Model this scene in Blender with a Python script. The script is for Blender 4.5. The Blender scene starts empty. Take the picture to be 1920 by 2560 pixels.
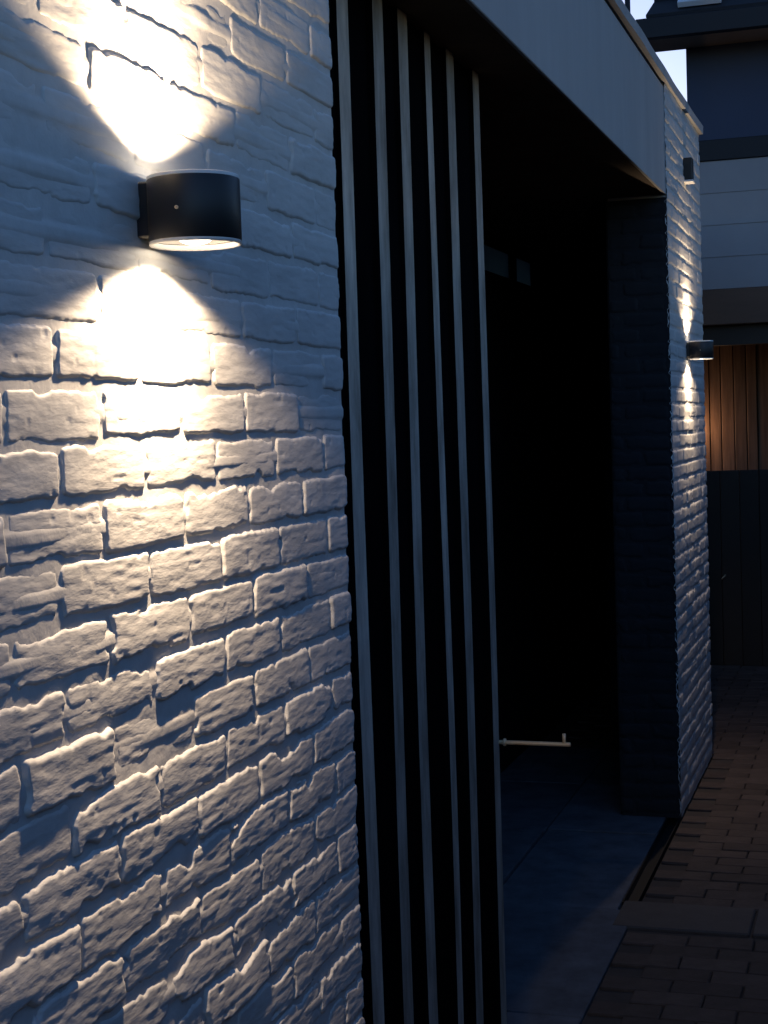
import bpy, bmesh, math, random
import numpy as np
from mathutils import Matrix, Vector

# ------------------------------------------------------------------ camera
sc = bpy.context.scene
COL = sc.collection
FPX, CX, CY = 3900.0, 960.0, 1280.0            # photograph pixels (1920 x 2560)
PHI, PITCH, ROLL = math.radians(17.838), math.radians(3.102), 0.034
EYE = np.array([0.0, -0.803, 1.62])
FWD = np.array([math.cos(PHI)*math.cos(PITCH), math.sin(PHI)*math.cos(PITCH), -math.sin(PITCH)])
R0 = np.array([math.sin(PHI), -math.cos(PHI), 0.0]); U0 = np.cross(R0, FWD)
RIGHT = R0*math.cos(ROLL) - U0*math.sin(ROLL); UP = R0*math.sin(ROLL) + U0*math.cos(ROLL)
cam_d = bpy.data.cameras.new('camera'); cam = bpy.data.objects.new('camera', cam_d); COL.objects.link(cam)
cam_d.sensor_fit = 'HORIZONTAL'; cam_d.sensor_width = 36.0; cam_d.lens = FPX/1920.0*36.0
cam_d.clip_start = 0.05; cam_d.clip_end = 3000
m = Matrix.Identity(4)
for i in range(3):
    m[i][0], m[i][1], m[i][2], m[i][3] = RIGHT[i], UP[i], -FWD[i], EYE[i]
cam.matrix_world = m
sc.camera = cam

def pix(p):
    d = np.asarray(p, float) - EYE; z = d @ FWD
    if z <= 0.05: return (-9999, -9999)
    return CX + FPX*(d @ RIGHT)/z, CY - FPX*(d @ UP)/z
def ray_at_x(x, y, X):
    r = FWD + RIGHT*(x-CX)/FPX - UP*(y-CY)/FPX
    return EYE + r*((X-EYE[0])/r[0])

# ------------------------------------------------------------------ dusk sky and weak sun
world = bpy.data.worlds.new('World'); sc.world = world; world.use_nodes = True
wn = world.node_tree
sky = wn.nodes.new('ShaderNodeTexSky'); sky.sky_type = 'NISHITA'; sky.sun_disc = False
SUN_EL, SUN_ROT = math.radians(4.0), math.radians(66.0)
sky.sun_elevation = SUN_EL; sky.sun_rotation = SUN_ROT
sky.ozone_density = 3.2; sky.dust_density = 0.5; sky.air_density = 1.0
tint = wn.nodes.new('ShaderNodeVectorMath'); tint.operation = 'MULTIPLY'; tint.inputs[1].default_value = (1.07, 0.95, 1.11)   # the camera's white balance
wn.links.new(sky.outputs[0], tint.inputs[0]); wn.links.new(tint.outputs[0], wn.nodes['Background'].inputs[0])
wn.nodes['Background'].inputs[1].default_value = 0.05
sun_d = bpy.data.lights.new('sun', 'SUN'); sun_d.energy = 0.004; sun_d.angle = math.radians(12); sun_d.color = (1.0, 0.86, 0.7)
sun = bpy.data.objects.new('sun', sun_d); COL.objects.link(sun)
sdir = Vector((math.sin(SUN_ROT)*math.cos(SUN_EL), math.cos(SUN_ROT)*math.cos(SUN_EL), math.sin(SUN_EL)))
sun.rotation_euler = sdir.to_track_quat('Z', 'Y').to_euler()
vs = sc.view_settings
vs.view_transform = 'Standard'; vs.look = 'None'; vs.gamma = 1.0; vs.use_curve_mapping = False
vs.exposure = 2.74
LAMP = 1.0                                        # scale of every lamp's light
sc.render.engine = 'CYCLES'
cy = sc.cycles
cy.use_denoising = True
cy.caustics_reflective = False; cy.caustics_refractive = False
cy.max_bounces = 8; cy.diffuse_bounces = 4; cy.sample_clamp_indirect = 1.0

# ------------------------------------------------------------------ helpers
RNG = random.Random(7)
def obj(name, me, mat=None, parent=None, **props):
    o = bpy.data.objects.new(name, me); COL.objects.link(o)
    if mat is not None and me is not None:
        if not me.materials: me.materials.append(mat)
    if parent is not None: o.parent = parent
    for k, v in props.items(): o[k] = v
    return o
def thing(name, label, cat, group=None, loc=(0, 0, 0)):
    o = bpy.data.objects.new(name, None); COL.objects.link(o); o.location = loc
    o.empty_display_size = 0.1
    o['label'] = label; o['category'] = cat
    if group: o['group'] = group
    return o
def mesh(name, verts, faces, smooth=False):
    me = bpy.data.meshes.new(name); me.from_pydata([tuple(v) for v in verts], [], faces); me.update()
    if smooth: me.polygons.foreach_set('use_smooth', [True]*len(me.polygons))
    return me
def grid_mesh(name, P, smooth=True):
    """P: (n, m, 3) array of points to a quad grid."""
    n, k = P.shape[:2]
    me = bpy.data.meshes.new(name)
    idx = np.arange(n*k).reshape(n, k)
    q = np.stack([idx[:-1, :-1], idx[1:, :-1], idx[1:, 1:], idx[:-1, 1:]], -1).reshape(-1, 4)
    fill(me, P.reshape(-1, 3), q, smooth)
    return me
def fill(me, V, Q, smooth=True):
    me.vertices.add(len(V)); me.vertices.foreach_set('co', np.ascontiguousarray(V, dtype=np.float32).ravel())
    me.loops.add(Q.size); me.loops.foreach_set('vertex_index', np.ascontiguousarray(Q, dtype=np.int32).ravel())
    me.polygons.add(len(Q)); me.polygons.foreach_set('loop_start', np.arange(0, Q.size, 4, dtype=np.int32))
    me.update(calc_edges=True)
    me.polygons.foreach_set('use_smooth', np.full(len(Q), smooth))
    me.validate()
def boxes(name, bs, bevel=0.0, seg=1):
    bm = bmesh.new()
    for (x0, x1, y0, y1, z0, z1) in bs:
        r = bmesh.ops.create_cube(bm, size=1.0)
        bmesh.ops.scale(bm, vec=(x1-x0, y1-y0, z1-z0), verts=r['verts'])
        bmesh.ops.translate(bm, vec=((x0+x1)/2, (y0+y1)/2, (z0+z1)/2), verts=r['verts'])
    if bevel > 0:
        bmesh.ops.bevel(bm, geom=bm.edges[:], offset=bevel, segments=seg, profile=0.5, affect='EDGES')
    me = bpy.data.meshes.new(name); bm.to_mesh(me); bm.free()
    return me
def lathe(name, prof, n=64, caps=False):
    V, F = [], []
    for i in range(n):
        a = 2*math.pi*i/n
        for (r, z) in prof: V.append((r*math.cos(a), r*math.sin(a), z))
    k = len(prof)
    for i in range(n):
        j = (i+1) % n
        for q in range(k-1): F.append((i*k+q, j*k+q, j*k+q+1, i*k+q+1))
    me = mesh(name, V, F, True)
    return me
def rod(name, pts, r, n=14):
    V, F = [], []
    pts = [Vector(p) for p in pts]
    for i, p in enumerate(pts):
        d = (pts[min(i+1, len(pts)-1)] - pts[max(i-1, 0)]).normalized()
        a = d.orthogonal().normalized(); b = d.cross(a)
        for q in range(n):
            t = 2*math.pi*q/n; V.append(tuple(p + (a*math.cos(t)+b*math.sin(t))*r))
    for i in range(len(pts)-1):
        for q in range(n):
            F.append((i*n+q, i*n+(q+1) % n, (i+1)*n+(q+1) % n, (i+1)*n+q))
    F.append(tuple(range(n))[::-1]); F.append(tuple(range((len(pts)-1)*n, len(pts)*n)))
    me = mesh(name, V, F, True)
    return me

# noise (numpy, vectorised value noise and fBm)
def _hash(ix, iy, seed):
    h = (ix.astype(np.int64)*374761393 + iy.astype(np.int64)*668265263 + seed*1442695041) & 0xFFFFFFFF
    h = ((h ^ (h >> 13))*1274126177) & 0xFFFFFFFF
    h = h ^ (h >> 16)
    return (h & 0xFFFF).astype(np.float64)/32767.5 - 1.0
def vnoise(x, y, seed=0):
    ix, iy = np.floor(x), np.floor(y); fx, fy = x-ix, y-iy
    ix, iy = ix.astype(np.int64), iy.astype(np.int64)
    ux, uy = fx*fx*fx*(fx*(fx*6-15)+10), fy*fy*fy*(fy*(fy*6-15)+10)
    a, b, c, d = _hash(ix, iy, seed), _hash(ix+1, iy, seed), _hash(ix, iy+1, seed), _hash(ix+1, iy+1, seed)
    return (a*(1-ux)+b*ux)*(1-uy) + (c*(1-ux)+d*ux)*uy
def fbm(x, y, seed=0, octv=3, gain=0.5):
    s, amp = 0.0, 1.0
    for o in range(octv):
        s = s + amp*vnoise(x*(2.03**o)+17.3*o, y*(2.03**o)-9.1*o, seed+o*31); amp *= gain
    return s
def sstep(a, b, x):
    t = np.clip((x-a)/(b-a), 0, 1); return t*t*(3-2*t)

# ------------------------------------------------------------------ materials
def mat(name, col, rough=0.7, metal=0.0, var=0.0, scale=6.0, bump=0.0, bscale=200.0, stretch=(1, 1, 1), col2=None, spec=0.5,
        coords='Object', rand=0.0):
    M = bpy.data.materials.new(name); M.use_nodes = True
    nt = M.node_tree; b = nt.nodes['Principled BSDF']
    b.inputs['Base Color'].default_value = (*col, 1); b.inputs['Roughness'].default_value = rough
    b.inputs['Metallic'].default_value = metal; b.inputs['Specular IOR Level'].default_value = spec
    if var > 0 or col2 or bump > 0:
        tc = nt.nodes.new('ShaderNodeTexCoord'); mp = nt.nodes.new('ShaderNodeMapping'); mp.inputs['Scale'].default_value = stretch
        nt.links.new(tc.outputs[coords], mp.inputs[0])
    last = None
    if var > 0 or col2:
        n1 = nt.nodes.new('ShaderNodeTexNoise'); n1.inputs['Scale'].default_value = scale; n1.inputs['Detail'].default_value = 6
        n1.inputs['Roughness'].default_value = 0.65
        nt.links.new(mp.outputs[0], n1.inputs['Vector'])
        rp = nt.nodes.new('ShaderNodeValToRGB')
        c2 = col2 if col2 else tuple(max(0, c*(1-var)) for c in col)
        rp.color_ramp.elements[0].position = 0.32; rp.color_ramp.elements[1].position = 0.68
        rp.color_ramp.elements[0].color = (*c2, 1); rp.color_ramp.elements[1].color = (*col, 1)
        nt.links.new(n1.outputs['Fac'], rp.inputs[0]); last = rp.outputs[0]
    if rand > 0:
        oi = nt.nodes.new('ShaderNodeObjectInfo'); mr = nt.nodes.new('ShaderNodeMapRange')
        mr.inputs['To Min'].default_value = 1-rand; mr.inputs['To Max'].default_value = 1+rand
        nt.links.new(oi.outputs['Random'], mr.inputs[0])
        mx = nt.nodes.new('ShaderNodeVectorMath'); mx.operation = 'SCALE'
        if last is not None: nt.links.new(last, mx.inputs[0])
        else: mx.inputs[0].default_value = col
        nt.links.new(mr.outputs[0], mx.inputs['Scale']); last = mx.outputs[0]
    if last is not None: nt.links.new(last, b.inputs['Base Color'])
    if bump > 0:
        n2 = nt.nodes.new('ShaderNodeTexNoise'); n2.inputs['Scale'].default_value = bscale; n2.inputs['Detail'].default_value = 5
        nt.links.new(mp.outputs[0], n2.inputs['Vector'])
        bp = nt.nodes.new('ShaderNodeBump'); bp.inputs['Strength'].default_value = 1.0; bp.inputs['Distance'].default_value = bump
        nt.links.new(n2.outputs['Fac'], bp.inputs['Height']); nt.links.new(bp.outputs[0], b.inputs['Normal'])
    return M
def emit(name, col, power):
    M = bpy.data.materials.new(name); M.use_nodes = True; nt = M.node_tree
    b = nt.nodes['Principled BSDF']; b.inputs['Base Color'].default_value = (0.8, 0.8, 0.8, 1)
    b.inputs['Emission Color'].default_value = (*col, 1); b.inputs['Emission Strength'].default_value = power
    return M

WARM = (1.0, 0.74, 0.48)
M_white = mat('white_masonry_paint', (0.69, 0.68, 0.66), 0.62, var=0.24, scale=11, bump=0.0003, bscale=260, stretch=(0.45, 1, 1.5), spec=0.3)
M_mortar = mat('white_painted_mortar', (0.66, 0.65, 0.63), 0.7, var=0.16, scale=20, bump=0.0003, bscale=240, spec=0.3)
M_fascia = mat('pale_fascia_paint', (0.48, 0.48, 0.48), 0.6, var=0.14, scale=3, stretch=(2.2, 1, 0.35), bump=0.0002, bscale=60, spec=0.3)
M_black = mat('black_powder_coat', (0.012, 0.012, 0.013), 0.42, bump=0.00006, bscale=900, spec=0.5)
M_rim = mat('pale_lamp_rim', (0.75, 0.74, 0.72), 0.4)
M_dark = mat('charcoal_paint', (0.006, 0.006, 0.007), 1.0, var=0.3, scale=4, spec=0.0)
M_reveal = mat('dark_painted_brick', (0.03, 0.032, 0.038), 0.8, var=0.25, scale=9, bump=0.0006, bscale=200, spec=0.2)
M_slat = mat('silvered_timber', (0.66, 0.58, 0.49), 0.75, col2=(0.28, 0.23, 0.18), scale=4, bump=0.0005, bscale=60, stretch=(5, 5, 1.1), spec=0.3, rand=0.22)
M_slab = mat('bluestone_slab', (0.14, 0.155, 0.18), 0.85, var=0.5, scale=7, bump=0.0008, bscale=120, rand=0.12, spec=0.3)
M_paver = mat('clay_paver', (0.105, 0.076, 0.062), 0.8, var=0.4, scale=16, bump=0.0014, bscale=110, rand=0.22, spec=0.35)
M_ground = mat('jointing_sand', (0.075, 0.06, 0.05), 0.95, var=0.3, scale=12, bump=0.001, bscale=150)
M_band = mat('concrete_edging', (0.10, 0.083, 0.073), 0.8, var=0.25, scale=10, bump=0.0008, bscale=140, rand=0.08)
M_gap = mat('drain_metal', (0.03, 0.03, 0.032), 0.5, metal=0.6)
M_brass = mat('satin_steel', (0.95, 0.70, 0.42), 0.40, metal=0.25, var=0.06, scale=30)
M_blue = mat('slate_blue_cladding', (0.055, 0.07, 0.12), 0.6, var=0.1, scale=3, spec=0.3)
M_roof = mat('dark_roof_tiles', (0.02, 0.021, 0.025), 0.75, var=0.25, scale=8, spec=0.3, rand=0.2)
M_eave = mat('dark_gutter', (0.016, 0.016, 0.02), 0.5, spec=0.3)
M_clad = mat('pale_weatherboard', (0.36, 0.335, 0.335), 0.6, var=0.08, scale=4, spec=0.3, rand=0.04)
M_soff = mat('tan_eave_soffit', (0.60, 0.42, 0.28), 0.7, var=0.15, scale=5)
M_beam = mat('dark_brown_beam', (0.17, 0.09, 0.055), 0.7, var=0.3, scale=8, stretch=(1, 0.2, 1))
M_soffit = mat('dark_stained_soffit', (0.20, 0.135, 0.085), 0.8, var=0.3, scale=6, spec=0.1)
M_plank = mat('red_brown_planks', (0.30, 0.16, 0.10), 0.6, col2=(0.13, 0.065, 0.04), scale=6, stretch=(5, 5, 0.4), bump=0.0006, bscale=50, rand=0.28)
M_frame = mat('white_window_frame', (0.72, 0.74, 0.78), 0.4)
M_glass = mat('dark_window_glass', (0.02, 0.025, 0.03), 0.05, spec=0.6)
M_fence = mat('dark_fence_boards', (0.06, 0.045, 0.035), 0.8, var=0.3, scale=8, stretch=(4, 4, 0.4), rand=0.25)
M_gate = mat('black_gate_paint', (0.034, 0.021, 0.013), 0.6, var=0.2, scale=8, rand=0.2)
M_back = mat('dark_back_wall', (0.018, 0.018, 0.021), 0.9, var=0.3, scale=3, spec=0.1)
M_earth = mat('dark_soil', (0.05, 0.045, 0.04), 0.95, var=0.3, scale=0.5)
# tinted frosted glass of the high window
M_pane = bpy.data.materials.new('tinted_frosted_glass'); M_pane.use_nodes = True
nt = M_pane.node_tree; out = nt.nodes['Material Output']; nt.nodes.remove(nt.nodes['Principled BSDF'])
tr = nt.nodes.new('ShaderNodeBsdfTranslucent'); tr.inputs[0].default_value = (0.20, 0.36, 0.62, 1)
gl = nt.nodes.new('ShaderNodeBsdfGlossy'); gl.inputs['Roughness'].default_value = 0.1
mx = nt.nodes.new('ShaderNodeMixShader'); mx.inputs[0].default_value = 0.06
nt.links.new(tr.outputs[0], mx.inputs[1]); nt.links.new(gl.outputs[0], mx.inputs[2]); nt.links.new(mx.outputs[0], out.inputs[0])

# ------------------------------------------------------------------ brickwork
PITCH_Z, TOP_A, BR_H = 0.0616, 1.672, 0.0535      # course pitch, top of one course, brick height
PITCH_X, PH_A, BR_L = 0.200, 1.315, 0.1900        # brick pitch and phase of joints (centre) in that course
END_NEAR, END_P0, END_P1 = 2.307, 6.290, 7.500
def courses(zmin, zmax):
    k0 = math.floor((TOP_A - zmax)/PITCH_Z) ; out = []
    k = k0
    while True:
        zt = TOP_A - k*PITCH_Z; zb = zt - BR_H
        if zb < zmin - 0.03: break
        if zt <= zmax + 0.02: out.append((k, zb, zt))
        k += 1
    return out
def layout(x0, x1, zmin, zmax, ph=PH_A):
    """brick rectangles (s0, s1, z0, z1) between x0 and x1"""
    res = []
    for k, zb, zt in courses(zmin, zmax):
        rr = random.Random(k*131 + int(x0*10))
        p = ph + (0.1 if k % 2 else 0.0)
        j = math.floor((x0-p)/PITCH_X)
        edges = []
        while p + j*PITCH_X < x1 + 0.05:
            edges.append(p + j*PITCH_X + rr.uniform(-0.006, 0.006)); j += 1
        edges = [e for e in edges if x0+0.04 < e < x1-0.04]
        ed = [x0-0.005] + edges + [x1+0.005]
        for a, b in zip(ed[:-1], ed[1:]):
            g = rr.uniform(0.0018, 0.0042)
            s0, s1 = a+g, b-g
            if a == ed[0]: s0 = x0-0.002
            if b == ed[-1]: s1 = x1
            res.append((s0, s1, max(zmin, zb + rr.uniform(-.0022, .0022)), zt + rr.uniform(-.0022, .0022)))
    return res
def brick_height(S, Z, r, seed, rr, rel=1.0, end0=False, end1=False):
    """height in metres above the wall plane of the painted brick r at wall coordinates S, Z"""
    s0, s1, z0, z1 = r
    rg = 0.60 + 0.55*sstep(1.55, 1.05, Z)               # lower courses are more weathered
    ws = S + rg*0.0030*fbm(S*26, Z*26, 11, 3) + rg*0.0022*vnoise(S*120, Z*120, 12)
    wz = Z + rg*0.0032*fbm(S*22, Z*22, 13, 3) + rg*0.0013*vnoise(S*130, Z*150, 14)
    cx, cz, hx, hz = (s0+s1)/2, (z0+z1)/2, (s1-s0)/2, (z1-z0)/2
    rad = 0.008
    qx, qz = np.abs(ws-cx)-(hx-rad), np.abs(wz-cz)-(hz-rad)
    d = -(np.sqrt(np.maximum(qx, 0)**2 + np.maximum(qz, 0)**2) + np.minimum(np.maximum(qx, qz), 0) - rad)
    d = d - rg*0.012*np.maximum(0, fbm(S*20+3.1, Z*30, 15, 3)-0.30)      # chipped, worn corners
    prof = sstep(-0.0058, 0.0034, d)
    crown = 0.0006*(1-(1-np.clip(d/0.020, 0, 1))**2)
    base = rr.gauss(0, 0.0011)
    tx, tz = rr.gauss(0, 0.005), rr.gauss(0.002, 0.014)
    face = base + (S-cx)*tx + (Z-cz)*tz + crown
    face = face + 0.0004*fbm(S*11, Z*20, 21, 2) + 0.00036*fbm(S*28, Z*150, 22, 3) + 0.00005*fbm(S*150, Z*260, 23, 2)
    pit = np.maximum(0, vnoise(S*50, Z*80, 24)-0.80)
    face = face - 0.004*pit
    return -0.010 + (face*rel + 0.010)*prof
def mortar_height(S, Z, rel=1.0):
    h = -0.0033 + 0.0008*fbm(S*16, Z*26, 31, 2) + 0.00018*fbm(S*90, Z*120, 32, 2)
    smear = sstep(0.25, 0.85, vnoise(S*11, Z*13, 33))
    u = (TOP_A - BR_H/2 - Z)/PITCH_Z                    # head joints are filled nearly flush, bed joints are raked
    head = sstep(0.30, 0.42, 0.5 - np.abs(u - np.round(u)))
    h = h*(0.68 + 0.32*sstep(1.75, 1.40, Z))            # paint fills the joints more higher up
    return (h + 0.0014*smear + head*(0.0021 + 0.0009*fbm(S*9+5, Z*17, 35, 2)))*rel
def face_to_world(S, Z, H, frame):
    """frame: (origin xy, direction of s in xy, outward normal in xy)"""
    o, t, n = frame
    X = o[0] + S*t[0] + H*n[0]; Y = o[1] + S*t[1] + H*n[1]
    return np.stack([X, Y, Z], -1)
FRONT = ((0, 0), (1, 0), (0, -1))
def brick_patch(r, step, seed, frame=FRONT, rel=1.0, clip=None):
    s0, s1, z0, z1 = r; mgn = 0.0085
    ns, nz = max(4, int((s1-s0+2*mgn)/step)), max(4, int((z1-z0+2*mgn)/step))
    S, Z = np.meshgrid(np.linspace(s0-mgn, s1+mgn, ns+1), np.linspace(z0-mgn, z1+mgn, nz+1), indexing='ij')
    if clip: S = np.clip(S, *clip)
    rr = random.Random(seed)
    H = brick_height(S, Z, r, seed, rr, rel)
    return face_to_world(S, Z, H, frame)
def join_grids(name, Ps, flip=False):
    Vs, Qs, off = [], [], 0
    for P in Ps:
        n, k = P.shape[:2]; idx = np.arange(n*k).reshape(n, k) + off
        Qs.append(np.stack([idx[:-1, :-1], idx[1:, :-1], idx[1:, 1:], idx[:-1, 1:]], -1).reshape(-1, 4))
        Vs.append(P.reshape(-1, 3)); off += n*k
    me = bpy.data.meshes.new(name); Q = np.concatenate(Qs)
    if flip: Q = Q[:, ::-1]
    fill(me, np.concatenate(Vs), Q)
    return me
def in_frame(p, pad):
    x, y = pix(p); return -pad < x < 1920+pad and -pad < y < 2560+pad
def brick_wall(root, x0, x1, zmin, zmax, step_near, step_far, m_brick, m_mort, limit=290, rel=1.0, seed0=0, mort_step=0.004, mort_zone=None):
    rects = layout(x0, x1, zmin, zmax)
    seen, rest = [], []
    for i, r in enumerate(rects):
        c = ((r[0]+r[1])/2, 0, (r[2]+r[3])/2)
        (seen if in_frame(c, 160) else rest).append((i, r))
    if len(seen) > limit:
        seen.sort(key=lambda t: -t[1][3]); rest += seen[limit:]; seen = seen[:limit]
    for i, r in seen:
        obj('brick', grid_mesh('brick', brick_patch(r, step_near, seed0+i, rel=rel, clip=(x0-0.0015, x1+0.003))), m_brick, root)
    if rest:
        o = obj('hidden_brickwork', join_grids('hidden_brickwork', [brick_patch(r, step_far, seed0+i, rel=rel, clip=(x0-0.0015, x1+0.003)) for i, r in rest]), m_brick, root)
        o['kind'] = 'stuff'
    # mortar face, finer where it is seen
    zones = [(x0-0.001, x1-0.002, zmin, zmax, mort_step)]
    if mort_zone:
        a, b, c, d = mort_zone
        zones = [(a, b, c, d, mort_step), (x0+0.002, a, zmin, zmax, 0.012), (a, b, zmin, c, 0.012), (a, b, d, zmax, 0.012)]
    Ps = []
    for a, b, c, d, st in zones:
        S, Z = np.meshgrid(np.linspace(a, b, max(3, int((b-a)/st))), np.linspace(c, d, max(3, int((d-c)/st))), indexing='ij')
        Ps.append(face_to_world(S, Z, mortar_height(S, Z, rel), FRONT))
    obj('mortar', join_grids('mortar', Ps), m_mort, root)

WALL_T = 0.24
SOFFIT = 2.503
near_wall = thing('painted_brick_wall', 'white painted rough brick wall carrying the near black lamp', 'brick wall')
brick_wall(near_wall, -0.9, END_NEAR, 0.0, SOFFIT-0.003, 0.0022, 0.007, M_white, M_mortar, seed0=1000,
           mort_step=0.003, mort_zone=(1.20, END_NEAR-0.002, 0.55, 2.42))
obj('wall_core', boxes('wall_core', [(-0.9, END_NEAR-0.004, 0.009, WALL_T, 0.0, SOFFIT-0.004)]), M_mortar, near_wall)

pier = thing('brick_pier', 'white painted brick pier with the small far lamp at the end of the opening', 'brick pier')
brick_wall(pier, END_P0, END_P1, 0.0, 2.945, 0.006, 0.012, M_white, M_mortar, seed0=5000, mort_step=0.010, rel=1.1)
obj('pier_core', boxes('pier_core', [(END_P0+0.006, END_P1-0.006, 0.006, WALL_T-0.003, 0.0, 2.944)]), M_mortar, pier)
# inner reveal of the pier, facing the opening, in darker brick
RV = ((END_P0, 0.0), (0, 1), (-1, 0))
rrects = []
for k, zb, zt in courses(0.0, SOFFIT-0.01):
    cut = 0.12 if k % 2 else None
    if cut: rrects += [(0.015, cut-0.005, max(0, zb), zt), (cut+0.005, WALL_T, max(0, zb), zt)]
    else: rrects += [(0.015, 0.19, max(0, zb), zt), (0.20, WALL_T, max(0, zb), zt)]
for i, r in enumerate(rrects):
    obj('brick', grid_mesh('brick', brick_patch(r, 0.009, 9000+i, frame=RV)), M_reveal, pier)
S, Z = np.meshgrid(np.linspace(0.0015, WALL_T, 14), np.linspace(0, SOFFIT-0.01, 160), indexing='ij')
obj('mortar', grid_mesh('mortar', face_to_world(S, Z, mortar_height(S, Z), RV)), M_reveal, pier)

# ------------------------------------------------------------------ flat roof over the opening
roof = thing('flat_roof', 'flat roof edge with smooth pale fascia above the dark opening', 'flat roof')
obj('fascia', boxes('fascia', [(-0.9, END_P0+0.03, 0.004, 0.016, SOFFIT, 2.925)], 0.002), M_fascia, roof)
obj('fascia_carcass', boxes('fascia_carcass', [(-0.9, END_P0+0.011, 0.0165, 0.0615, SOFFIT+0.001, 2.924)]), M_soffit, roof)
obj('shadow_gap', boxes('shadow_gap', [(-0.9, END_P0+0.02, 0.012, 0.06, 2.925, 2.9445)]), M_eave, roof)
# uneven metal coping, slightly wavy along its length
pts = []
xs = np.linspace(-0.9, END_P1+0.012, 90)
V, F = [], []
for i, x in enumerate(xs):
    w = 0.0025*math.sin(x*3.1)+0.0018*math.sin(x*9.7+1)
    for (yy, zz) in ((-0.014+w, 2.942), (-0.016+w, 2.978), (-0.008+w, 2.984), (0.30, 2.990), (0.30, 2.945)):
        V.append((x, yy, zz + 0.5*w))
    if i:
        a, b = (i-1)*5, i*5
        for q in range(5): F.append((a+q, b+q, b+(q+1) % 5, a+(q+1) % 5))
F.append((4, 3, 2, 1, 0)); e = (len(xs)-1)*5; F.append((e, e+1, e+2, e+3, e+4))
obj('coping', mesh('coping', V, F), M_fascia, roof)
obj('soffit', boxes('soffit', [(-0.9, END_P0+0.011, 0.062, 3.2, SOFFIT+0.002, SOFFIT+0.05), (END_P0+0.011, END_P1-0.01, WALL_T-0.002, 3.2, SOFFIT+0.002, SOFFIT+0.05), (END_P1-0.01, 10.0, 0.38, 3.2, SOFFIT+0.002, SOFFIT+0.05)]), M_soffit, roof)
obj('roof_deck', boxes('roof_deck', [(-0.9, 10.0, 0.40, 3.2, SOFFIT+0.052, 2.93)]), M_dark, roof)

# ------------------------------------------------------------------ back wall with a high window
bw = thing('porch_back_wall', 'black rear wall of the covered porch with a high window strip', 'wall')
YB = 0.92
wz0, wz1 = 2.322, 2.442
obj('wall_panel', boxes('wall_panel', [(2.0, 6.80, YB, YB+0.12, -0.044, SOFFIT), (6.80, 8.30, YB, YB+0.12, -0.044, wz0), (6.80, 8.30, YB, YB+0.12, wz1, SOFFIT), (8.30, 10.0, YB, YB+0.12, -0.044, SOFFIT)]), M_back, bw)
win = obj('window', boxes('window', [(6.80, 6.84, YB-0.006, YB+0.03, wz0, wz1), (7.50, 7.61, YB-0.006, YB+0.03, wz0, wz1), (8.0, 8.30, YB-0.006, YB+0.03, wz0, wz1)]), M_dark, bw)
obj('pane', boxes('pane', [(6.84, 7.50, YB+0.01, YB+0.016, wz0, wz1)]), M_pane, win)
obj('pane', boxes('pane', [(7.61, 8.0, YB+0.01, YB+0.016, wz0, wz1)]), M_pane, win)
obj('end_wall', boxes('end_wall', [(9.9, 10.0, 0.48, YB, -0.044, SOFFIT), (2.0, 2.1, WALL_T+0.001, YB, -0.044, SOFFIT)]), M_back, bw)
obj('side_wall', boxes('side_wall', [(END_P1-0.004, 9.9, 0.40, 0.48, -0.044, SOFFIT), (END_P1-0.10, END_P1-0.002, WALL_T-0.002, 0.42, -0.044, SOFFIT)]), M_back, bw)

# ------------------------------------------------------------------ slatted screen with pull handle
scr = thing('slatted_screen', 'screen of six pale timber slats on a black panel beside the brick corner', 'screen')
SY = 0.160
slat_s = [2.846, 3.053, 3.232, 3.437, 3.618, 3.862]
slat_w = [0.070, 0.068, 0.070, 0.052, 0.071, 0.064]
for i, (s, w) in enumerate(zip(slat_s, slat_w)):
    rr = random.Random(40+i); nzz = 40
    V, F = [], []
    ph1, ph2 = rr.uniform(0, 6), rr.uniform(0, 6)
    for q in range(nzz+1):
        z = 0.05 + (SOFFIT-0.05)*q/nzz
        off = 0.0035*math.sin(z*1.7+ph1) + 0.0016*math.sin(z*4.3+ph2) + rr.uniform(-.0005, .0005)
        dy = 0.003*math.sin(z*1.3+ph2)
        ww = w*(1+0.03*math.sin(z*2.7+ph2)); c = 0.0012
        x0, x1, y0, y1 = s-ww/2+off, s+ww/2+off, SY+dy, SY+0.014
        for (a, b) in ((x0, y1), (x0, y0+c), (x0+c, y0), (x1-c, y0), (x1, y0+c), (x1, y1)): V.append((a, b, z))
        if q:
            a0, b0 = (q-1)*6, q*6
            for t in range(6): F.append((a0+t, a0+(t+1) % 6, b0+(t+1) % 6, b0+t))
    F.append(tuple(range(6))[::-1]); F.append(tuple(range(nzz*6, nzz*6+6)))
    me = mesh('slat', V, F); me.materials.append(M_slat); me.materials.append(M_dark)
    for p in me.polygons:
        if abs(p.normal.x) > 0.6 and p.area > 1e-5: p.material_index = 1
    obj('slat', me, None, scr)
obj('backing_panel', boxes('backing_panel', [(2.305, 3.90, SY+0.012, SY+0.06, 0.02, SOFFIT-0.001)]), M_dark, scr)
obj('bottom_rail', boxes('bottom_rail', [(2.305, 3.90, SY+0.002, SY+0.0115, 0.0, 0.05)]), M_dark, scr)
hz = 0.797
hb = obj('pull_handle', rod('pull_handle', [(3.892, SY+0.03, hz), (3.892, SY+0.02, hz), (3.894, 0.07, hz-0.001), (3.896, -0.026, hz-0.002), (3.896, -0.028, hz-0.002)], 0.0055), M_brass, scr)
hb['label'] = 'satin steel bar handle catching the lamp light'
obj('collar', rod('collar', [(3.892, 0.146, hz), (3.892, 0.140, hz)], 0.010), M_brass, hb)
obj('stand_off', rod('stand_off', [(3.896, -0.012, hz-0.003), (3.896, -0.012, hz+0.026)], 0.0048), M_brass, hb)

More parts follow.
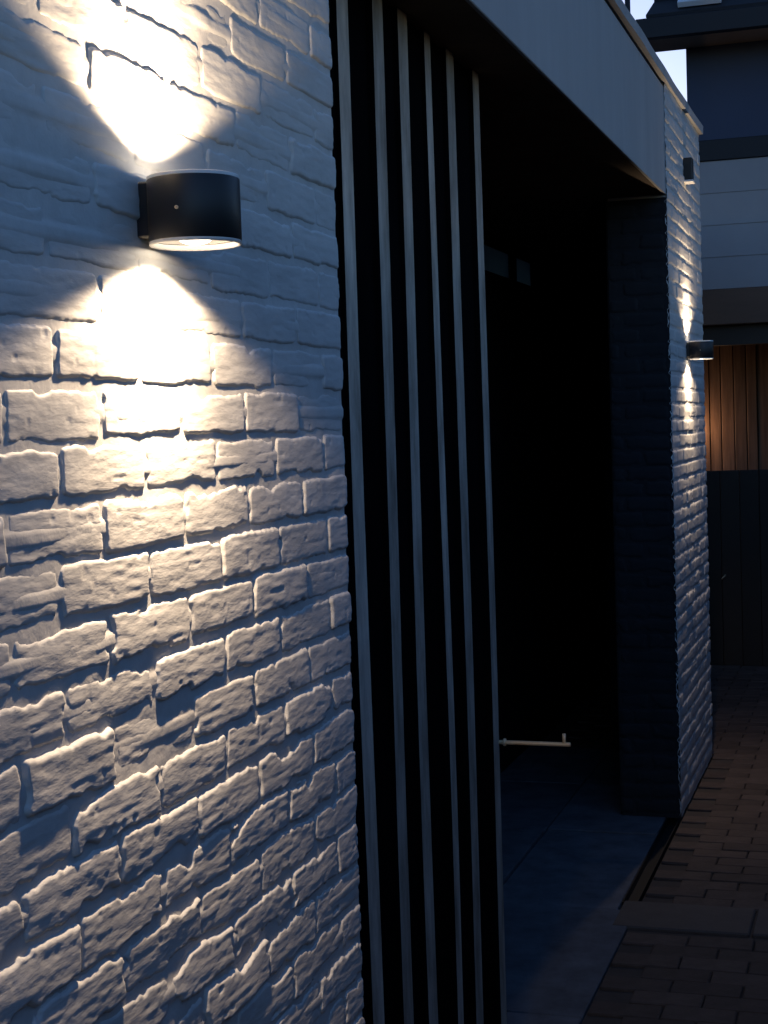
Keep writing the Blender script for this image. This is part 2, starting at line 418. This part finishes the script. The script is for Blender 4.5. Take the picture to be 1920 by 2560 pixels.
# ------------------------------------------------------------------ wall lamps
M_lens = emit('lit_lamp_lens', (1.0, 0.86, 0.68), 4.0*LAMP)
def spot(name, parent, loc, up, half, blend, power, radius, tilt=0.0):
    d = bpy.data.lights.new(name, 'SPOT'); d.energy = power*LAMP; d.color = WARM
    d.spot_size = 2*math.radians(half); d.spot_blend = blend; d.shadow_soft_size = radius
    o = bpy.data.objects.new(name, d); COL.objects.link(o); o.parent = parent; o.location = loc
    o.rotation_euler = (math.pi + tilt if up else -tilt, 0, 0)
    return o
def wall_lamp(label, s, z, half_h, gain=1.0, up_half=70, dn_half=74, fan=1.0):
    R, yo = 0.053, -0.058
    t = thing('wall_lamp', label, 'wall lamp', 'up and down wall lamps', (s, yo, z))
    h = half_h; ri = R-0.004
    obj('body', lathe('body', [(ri-0.006, -h+0.006), (ri-0.001, -h+0.006), (ri, -h+0.002), (R-0.0008, -h+0.0018), (R, -h+0.003), (R, h-0.003), (R-0.0008, h-0.0018), (ri, h-0.002), (ri-0.001, h-0.006), (ri-0.006, h-0.006)], 72), M_black, t)
    for sg in (-1, 1):
        obj('rim', lathe('rim', [(R-0.0006, sg*(h-0.0022)), (R-0.0002, sg*(h+0.0012)), (R-0.002, sg*(h+0.0022)), (ri-0.0006, sg*(h+0.0016)), (ri-0.001, sg*(h-0.004))], 72), M_rim, t)
        obj('reflector', lathe('reflector', [(ri-0.0012, sg*(h-0.0045)), (0.030, sg*(h-0.0065)), (0.016, sg*(h-0.010)), (0.001, sg*(h-0.010))], 48), M_rim, t)
        obj('lens', lathe('lens', [(0.0185, sg*(h-0.008)), (0.0180, sg*(h-0.004)), (0.014, sg*(h-0.0015)), (0.007, sg*(h+0.0005)), (0.0005, sg*(h+0.001))], 40), M_lens, t)
    bp = boxes('backplate', [(-0.026, -0.010, 0.030, 0.062, -h+0.008, h-0.003), (-0.0095, 0.026, 0.030, 0.062, -h+0.008, h-0.003)], 0.002)
    obj('backplate', bp, M_black, t)
    obj('screw', lathe('screw', [(0.0022, 0.0), (0.0022, 0.0012), (0.0004, 0.0016)], 12), M_brass, t)
    sc_o = t.children[-1] if len(t.children) else None
    for ch in COL.objects:
        if ch.parent == t and ch.name.startswith('screw'):
            a = math.radians(183); ch.location = (R*math.cos(a)*0.999, R*math.sin(a)*0.999, -0.002); ch.rotation_euler = (math.pi/2, 0, a+math.pi/2)
    for up in (True, False):
        sg = 1 if up else -1; hf = up_half if up else dn_half
        spot('light_wide', t, (0, 0, sg*(h+0.0085)), up, hf, 0.24, 2.1*gain, 0.008)
        spot('light_core', t, (0, 0, sg*(h+0.0085)), up, 50, 1.0, 3.0*gain, 0.008)
        for nm, ax, ay, pw in (('light_spread', 60, 22, 1.0*fan), ('light_fan', 58, 12, 1.25*fan), ('light_throw', 56, 6.5, 0.6*fan)):
            f = spot(nm, t, (0, 0, sg*(h+0.0085)), up, ax, 1.0, pw*gain, 0.007)
            f.scale = (1.0, math.tan(math.radians(ay))/math.tan(math.radians(ax)), 1.0)
    return t
near_lamp = wall_lamp('large black cylinder lamp lighting rough bricks beside the slatted screen', 1.647, 1.8735, 0.037)
far_lamp = wall_lamp('small distant black cylinder lamp on the brick pier below a dark box', 6.850, 1.906, 0.037, gain=0.65, fan=0.2)

# ------------------------------------------------------------------ small dark box on the pier
bx = thing('sensor_box', 'small dark rectangular box fixed high on the brick pier', 'sensor', loc=(6.90, 0, 2.685))
obj('housing', boxes('housing', [(-0.03, 0.03, -0.036, 0.004, -0.045, 0.050)], 0.004, 2), M_black, bx)
obj('lit_underside', boxes('lit_underside', [(-0.036, 0.036, -0.040, 0.004, -0.056, -0.0455)], 0.002), M_rim, bx)  # pale strip standing in for the box underside lit by the lamp below

# ------------------------------------------------------------------ ground, porch floor and path
def sheet(name, x0, x1, y0, y1, z, mt, **kw):
    return obj(name, mesh(name, [(x0, y0, z), (x1, y0, z), (x1, y1, z), (x0, y1, z)], [(0, 1, 2, 3)]), mt, **kw)
sheet('ground', -600, 900, -700, 700, -0.045, M_earth, kind='structure')
path = obj('path', mesh('path', [(-2.5, -1.75, -.01), (16, -1.75, -.01), (16, 0.85, -.01), (END_P1, 0.85, -.01), (END_P1, 0.002, -.01), (-2.5, 0.002, -.01)], [(0, 1, 4, 5), (1, 2, 3, 4)]), M_ground, kind='structure')
porch = sheet('porch_floor', 2.0, 10.0, 0.003, YB, -0.040, M_ground, kind='structure')
rr = random.Random(5)
# bluestone slabs of the porch floor
sx = 2.35
while sx < 7.0:
    nx = sx + rr.choice([0.78, 0.80, 0.96])
    dz = rr.uniform(-.003, .003)
    y0 = 0.066 if nx > 5.2 else 0.004
    obj('slab', boxes('slab', [(sx+0.004, nx-0.004, y0, 0.50, -0.03, 0.0+dz)], 0.003), M_slab, porch)
    obj('slab', boxes('slab', [(sx+0.004, nx-0.004, 0.508, YB-0.002, -0.03, 0.0-dz)], 0.003), M_slab, porch)
    sx = nx
# narrow drain slot along the far half of the opening
dr = thing('drain_channel', 'dark sunken drain slot along the edge of the porch floor', 'drain')
obj('channel', boxes('channel', [(5.16, 6.285, 0.012, 0.060, -0.035, -0.030), (5.16, 6.285, 0.010, 0.0135, -0.035, -0.002), (5.16, 6.285, 0.0585, 0.062, -0.035, -0.002), (5.155, 5.16, 0.010, 0.062, -0.035, -0.002)]), M_gap, dr)
# pavers: long side across the path
PL, PW, PJ = 0.200, 0.100, 0.0035
pv_mesh = []
for v in range(6):
    r2 = random.Random(v); me = boxes('paver', [(-PW/2+PJ/2, PW/2-PJ/2, -PL/2+PJ/2, PL/2-PJ/2, -0.03, 0.0)], 0.004)
    for vv in me.vertices:
        vv.co.x += r2.uniform(-.0015, .0015); vv.co.y += r2.uniform(-.0015, .0015)
        if vv.co.z > -0.01: vv.co.z += r2.uniform(-.0012, .0012)
    me.materials.append(M_paver); pv_mesh.append(me)
seen, rest = [], []
xk = 0
x = -1.6
while x < 10.25:
    if 4.88 < x < 5.18:
        x += 0.02; continue
    off = (xk % 2)*0.1
    y = -1.70 + off
    ytop = 0.80 if x > END_P1+0.06 else -0.004
    while y < ytop + 0.12:
        c = (x, y, 0)
        (seen if in_frame(c, 90) and not (x < 3.2) else rest).append((x, y)) if y + PL/2 <= ytop + 0.02 else None
        if y + PL/2 > ytop + 0.02: break
        y += PL
    x += PW; xk += 1
seen.sort(key=lambda p: p[0])
rest += seen[290:]; seen = seen[:290]
for (x, y) in seen:
    o = obj('paver', rr.choice(pv_mesh), None, path); o.location = (x, y, rr.uniform(-.002, .002)); o.rotation_euler = (rr.gauss(0, .006), rr.gauss(0, .008), rr.gauss(0, .006))
V, F = [], []
for (x, y) in rest:
    me = rr.choice(pv_mesh); b = len(V); dz = rr.uniform(-.004, .003)
    V += [(v.co.x+x, v.co.y+y, v.co.z+dz) for v in me.vertices]; F += [tuple(b+i for i in p.vertices) for p in me.polygons]
o = obj('paver_field', mesh('paver_field', V, F), M_paver, path); o['kind'] = 'stuff'
# concrete edging row across the path
yy = 0.055
for k in range(4):
    L = 0.44; obj('edging_slab', boxes('edging_slab', [(4.898, 5.165, yy-L+0.008, yy, -0.03, rr.uniform(0, .003))], 0.005), M_band, path)
    yy -= L

# ------------------------------------------------------------------ neighbouring house at the end of the path
HX = 10.5
house = thing('neighbour_house', 'dark two storey house with slate blue upper wall and pale boards at path end', 'house')
YL, YR = 0.392, -4.0
# (heights read on the plane x = HX)
obj('upper_wall', boxes('upper_wall', [(HX, HX+3.5, YR, YL, 3.42, 4.16)]), M_blue, house)
obj('trim_band', boxes('trim_band', [(HX-0.03, HX+0.2, YR, YL+0.01, 3.285, 3.42)], 0.004), M_eave, house)
zz = 2.452
nb = 4; bh = (3.283-2.452)/nb
for k in range(nb):
    z0 = zz + k*bh
    V = [(HX-0.022, YR, z0), (HX-0.0175, YR, z0+bh-0.001), (HX+0.02, YR, z0+bh-0.002), (HX+0.02, YR, z0)]
    V += [(a, YL+0.6, c) for a, b, c in V]
    obj('cladding_board', mesh('cladding_board', V, [(0, 1, 2, 3)[::-1], (4, 5, 6, 7), (0, 4, 5, 1)[::-1], (1, 5, 6, 2)[::-1], (3, 2, 6, 7)[::-1], (0, 3, 7, 4)[::-1]]), M_clad, house)
obj('cladding_backing', boxes('cladding_backing', [(HX+0.022, HX+0.10, YR, YL+0.6, 2.45, 3.284)]), M_clad, house)
obj('lintel_beam', boxes('lintel_beam', [(HX-0.04, HX+0.12, YR, YL+0.6, 2.215, 2.449)], 0.006), M_beam, house)
obj('lintel_shade', boxes('lintel_shade', [(HX+0.03, HX+0.14, YR, YL+0.6, 2.085, 2.214)]), M_gate, house)  # dark strip standing in for the black shade under the beam
obj('porch_ceiling', boxes('porch_ceiling', [(HX+0.141, HX+1.9, YR, YL+0.9, 2.23, 2.29)]), M_gate, house)
# eave: gutter fascia and soffit reaching out over the wall
EX = HX-0.42
pTL, pBL = ray_at_x(1590, 48, EX), ray_at_x(1624, 96, EX)
zt, zb = pTL[2], pBL[2]; YE = ray_at_x(1588, 60, EX)[1]; YRF = ray_at_x(1614, 44, EX)[1]
obj('gutter', boxes('gutter', [(EX, EX+0.06, YR-0.4, YE, zb, zt)], 0.006), M_eave, house)
obj('eave_soffit', boxes('eave_soffit', [(EX+0.061, HX+0.02, YR-0.4, YE-0.005, zb+0.01, zb+0.03)]), M_soff, house)
# pitched roof in tile courses
rz0, rise, depth = zt+0.004, 2.6, 3.6
V, F = [], []
ntile = 18
for k in range(ntile):
    t0, t1 = k/ntile, (k+1)/ntile
    xa, za = EX+0.01+depth*t0, rz0+rise*t0 + 0.018
    xb, zb2 = EX+0.01+depth*t1, rz0+rise*t1
    yl0, yl1 = YRF-0.5*t0, YRF-0.5*t1
    V0 = [(xa, YR-0.4, za-0.018), (xa, yl0, za-0.018), (xa, yl0, za), (xa, YR-0.4, za), (xb, yl1, zb2), (xb, YR-0.4, zb2)]
    me = mesh('tile_course', V0, [(0, 3, 2, 1), (3, 5, 4, 2), (1, 2, 4)])
    obj('tile_course', me, M_roof, house)
obj('hip_end', mesh('hip_end', [(EX+0.01, YRF, rz0), (EX+0.01+depth, YRF-0.5, rz0+rise), (EX+3.6, YRF-1.3, rz0)], [(0, 2, 1)]), M_roof, house)
# skylight with a white frame lying on the roof slope
sl = math.atan2(rise, depth)
wroot = obj('roof_window', boxes('roof_window', [(-0.02, 0.012, -0.135, 0.135, 0, 0.04), (0.50, 0.53, -0.135, 0.135, 0, 0.04), (0.012, 0.50, -0.135, -0.112, 0, 0.04), (0.012, 0.50, 0.112, 0.135, 0, 0.04)], 0.004), M_frame, house)
pw = ray_at_x(1752, 22, EX+0.12)
wroot.location = (EX+0.06, pw[1], rz0 + rise*(0.05/depth) + 0.022); wroot.rotation_euler = (0, -sl, 0)
pane = obj('pane', boxes('pane', [(0.0, 0.51, -0.12, 0.12, 0.010, 0.018)]), M_glass, wroot)
# planked rear wall of the open porch below
PX = HX+1.55
yq = 1.10
i = 0
while yq > -1.2:
    w = 0.088 + rr.uniform(-.01, .012)
    obj('plank', boxes('plank', [(PX+rr.uniform(0, .008), PX+0.03, yq-w+0.007, yq, 0.0, 2.23)], 0.003), M_plank, house)
    yq -= w; i += 1
obj('plank_backing', boxes('plank_backing', [(PX+0.031, PX+0.06, -1.3, 1.12, 0, 2.23)]), M_gate, house)

# low dark gate in front of the planked porch
gate = thing('low_gate', 'low black boarded gate below the wood planks at the path end', 'gate', loc=(0, 0, 0))
GX = 10.28
gy = 0.95
while gy > -1.55:
    obj('board', boxes('board', [(GX, GX+0.025, gy-0.121, gy, -0.012, 1.265+rr.uniform(-.003, .003))], 0.003), M_gate, gate)
    gy -= 0.123
obj('rail', boxes('rail', [(GX+0.026, GX+0.06, -1.55, 0.95, 0.22, 0.30)]), M_gate, gate)
obj('rail', boxes('rail', [(GX+0.026, GX+0.06, -1.55, 0.95, 1.02, 1.10)]), M_gate, gate)
obj('post', boxes('post', [(GX-0.004, GX+0.09, 0.951, 1.04, 0.0, 1.29)], 0.004), M_gate, gate)
gh = ray_at_x(1808, 1444, GX-0.02)
obj('latch', rod('latch', [(GX+0.002, gh[1]-0.012, gh[2]+0.014), (GX-0.03, gh[1]-0.006, gh[2]+0.008), (GX-0.034, gh[1]+0.008, gh[2]-0.010)], 0.005), M_brass, gate)

# slim pole rising beyond the parapet
pp = ray_at_x(1569, 20, 9.2)
pole = thing('vent_pole', 'slim dark pole standing on the flat roof against the bright sky', 'pole', loc=(9.2, pp[1], 2.93))
obj('shaft', rod('shaft', [(0, 0, 0), (0, 0, 1.9)], 0.016), M_eave, pole)
obj('base_flange', lathe('base_flange', [(0.06, 0.0), (0.06, 0.012), (0.022, 0.02), (0.016, 0.06)], 20), M_eave, pole)

# lamp inside the planked porch, behind the pier: lights the planks
pl = thing('porch_lamp', 'small black wall lamp on the red brown planks', 'wall lamp', loc=(PX, ray_at_x(1757, 900, PX)[1]+0.16, 1.62))
obj('housing', boxes('housing', [(-0.075, 0.002, -0.045, 0.045, -0.05, 0.06)], 0.006, 2), M_black, pl)
obj('diffuser', boxes('diffuser', [(-0.068, -0.008, -0.038, 0.038, -0.058, -0.0505)], 0.002), M_lens, pl)
d = bpy.data.lights.new('light', 'POINT'); d.energy = 0.55*LAMP; d.color = (1.0, 0.62, 0.32); d.shadow_soft_size = 0.03
o = bpy.data.objects.new('light', d); COL.objects.link(o); o.parent = pl; o.location = (-0.10, -0.02, -0.09)

# unseen fence added on the other side of the path to shade off the low sky
fence = thing('sky_block_fence', 'unseen close boarded fence added beside the path to shade off the low sky', 'fence')
fm = boxes('board', [(-0.072, 0.072, 0, 0.022, 0.02, 2.1)], 0.003); fm.materials.append(M_fence)
fx = -2.4
while fx < 14.0:
    o = obj('board', fm, None, fence); o.location = (fx, -1.80, rr.uniform(-.006, .006)); fx += 0.147
obj('rail', boxes('rail', [(-2.5, 14.0, -1.83, -1.801, 0.3, 0.38)]), M_fence, fence)
obj('rail', boxes('rail', [(-2.5, 14.0, -1.83, -1.801, 1.9, 1.98)]), M_fence, fence)
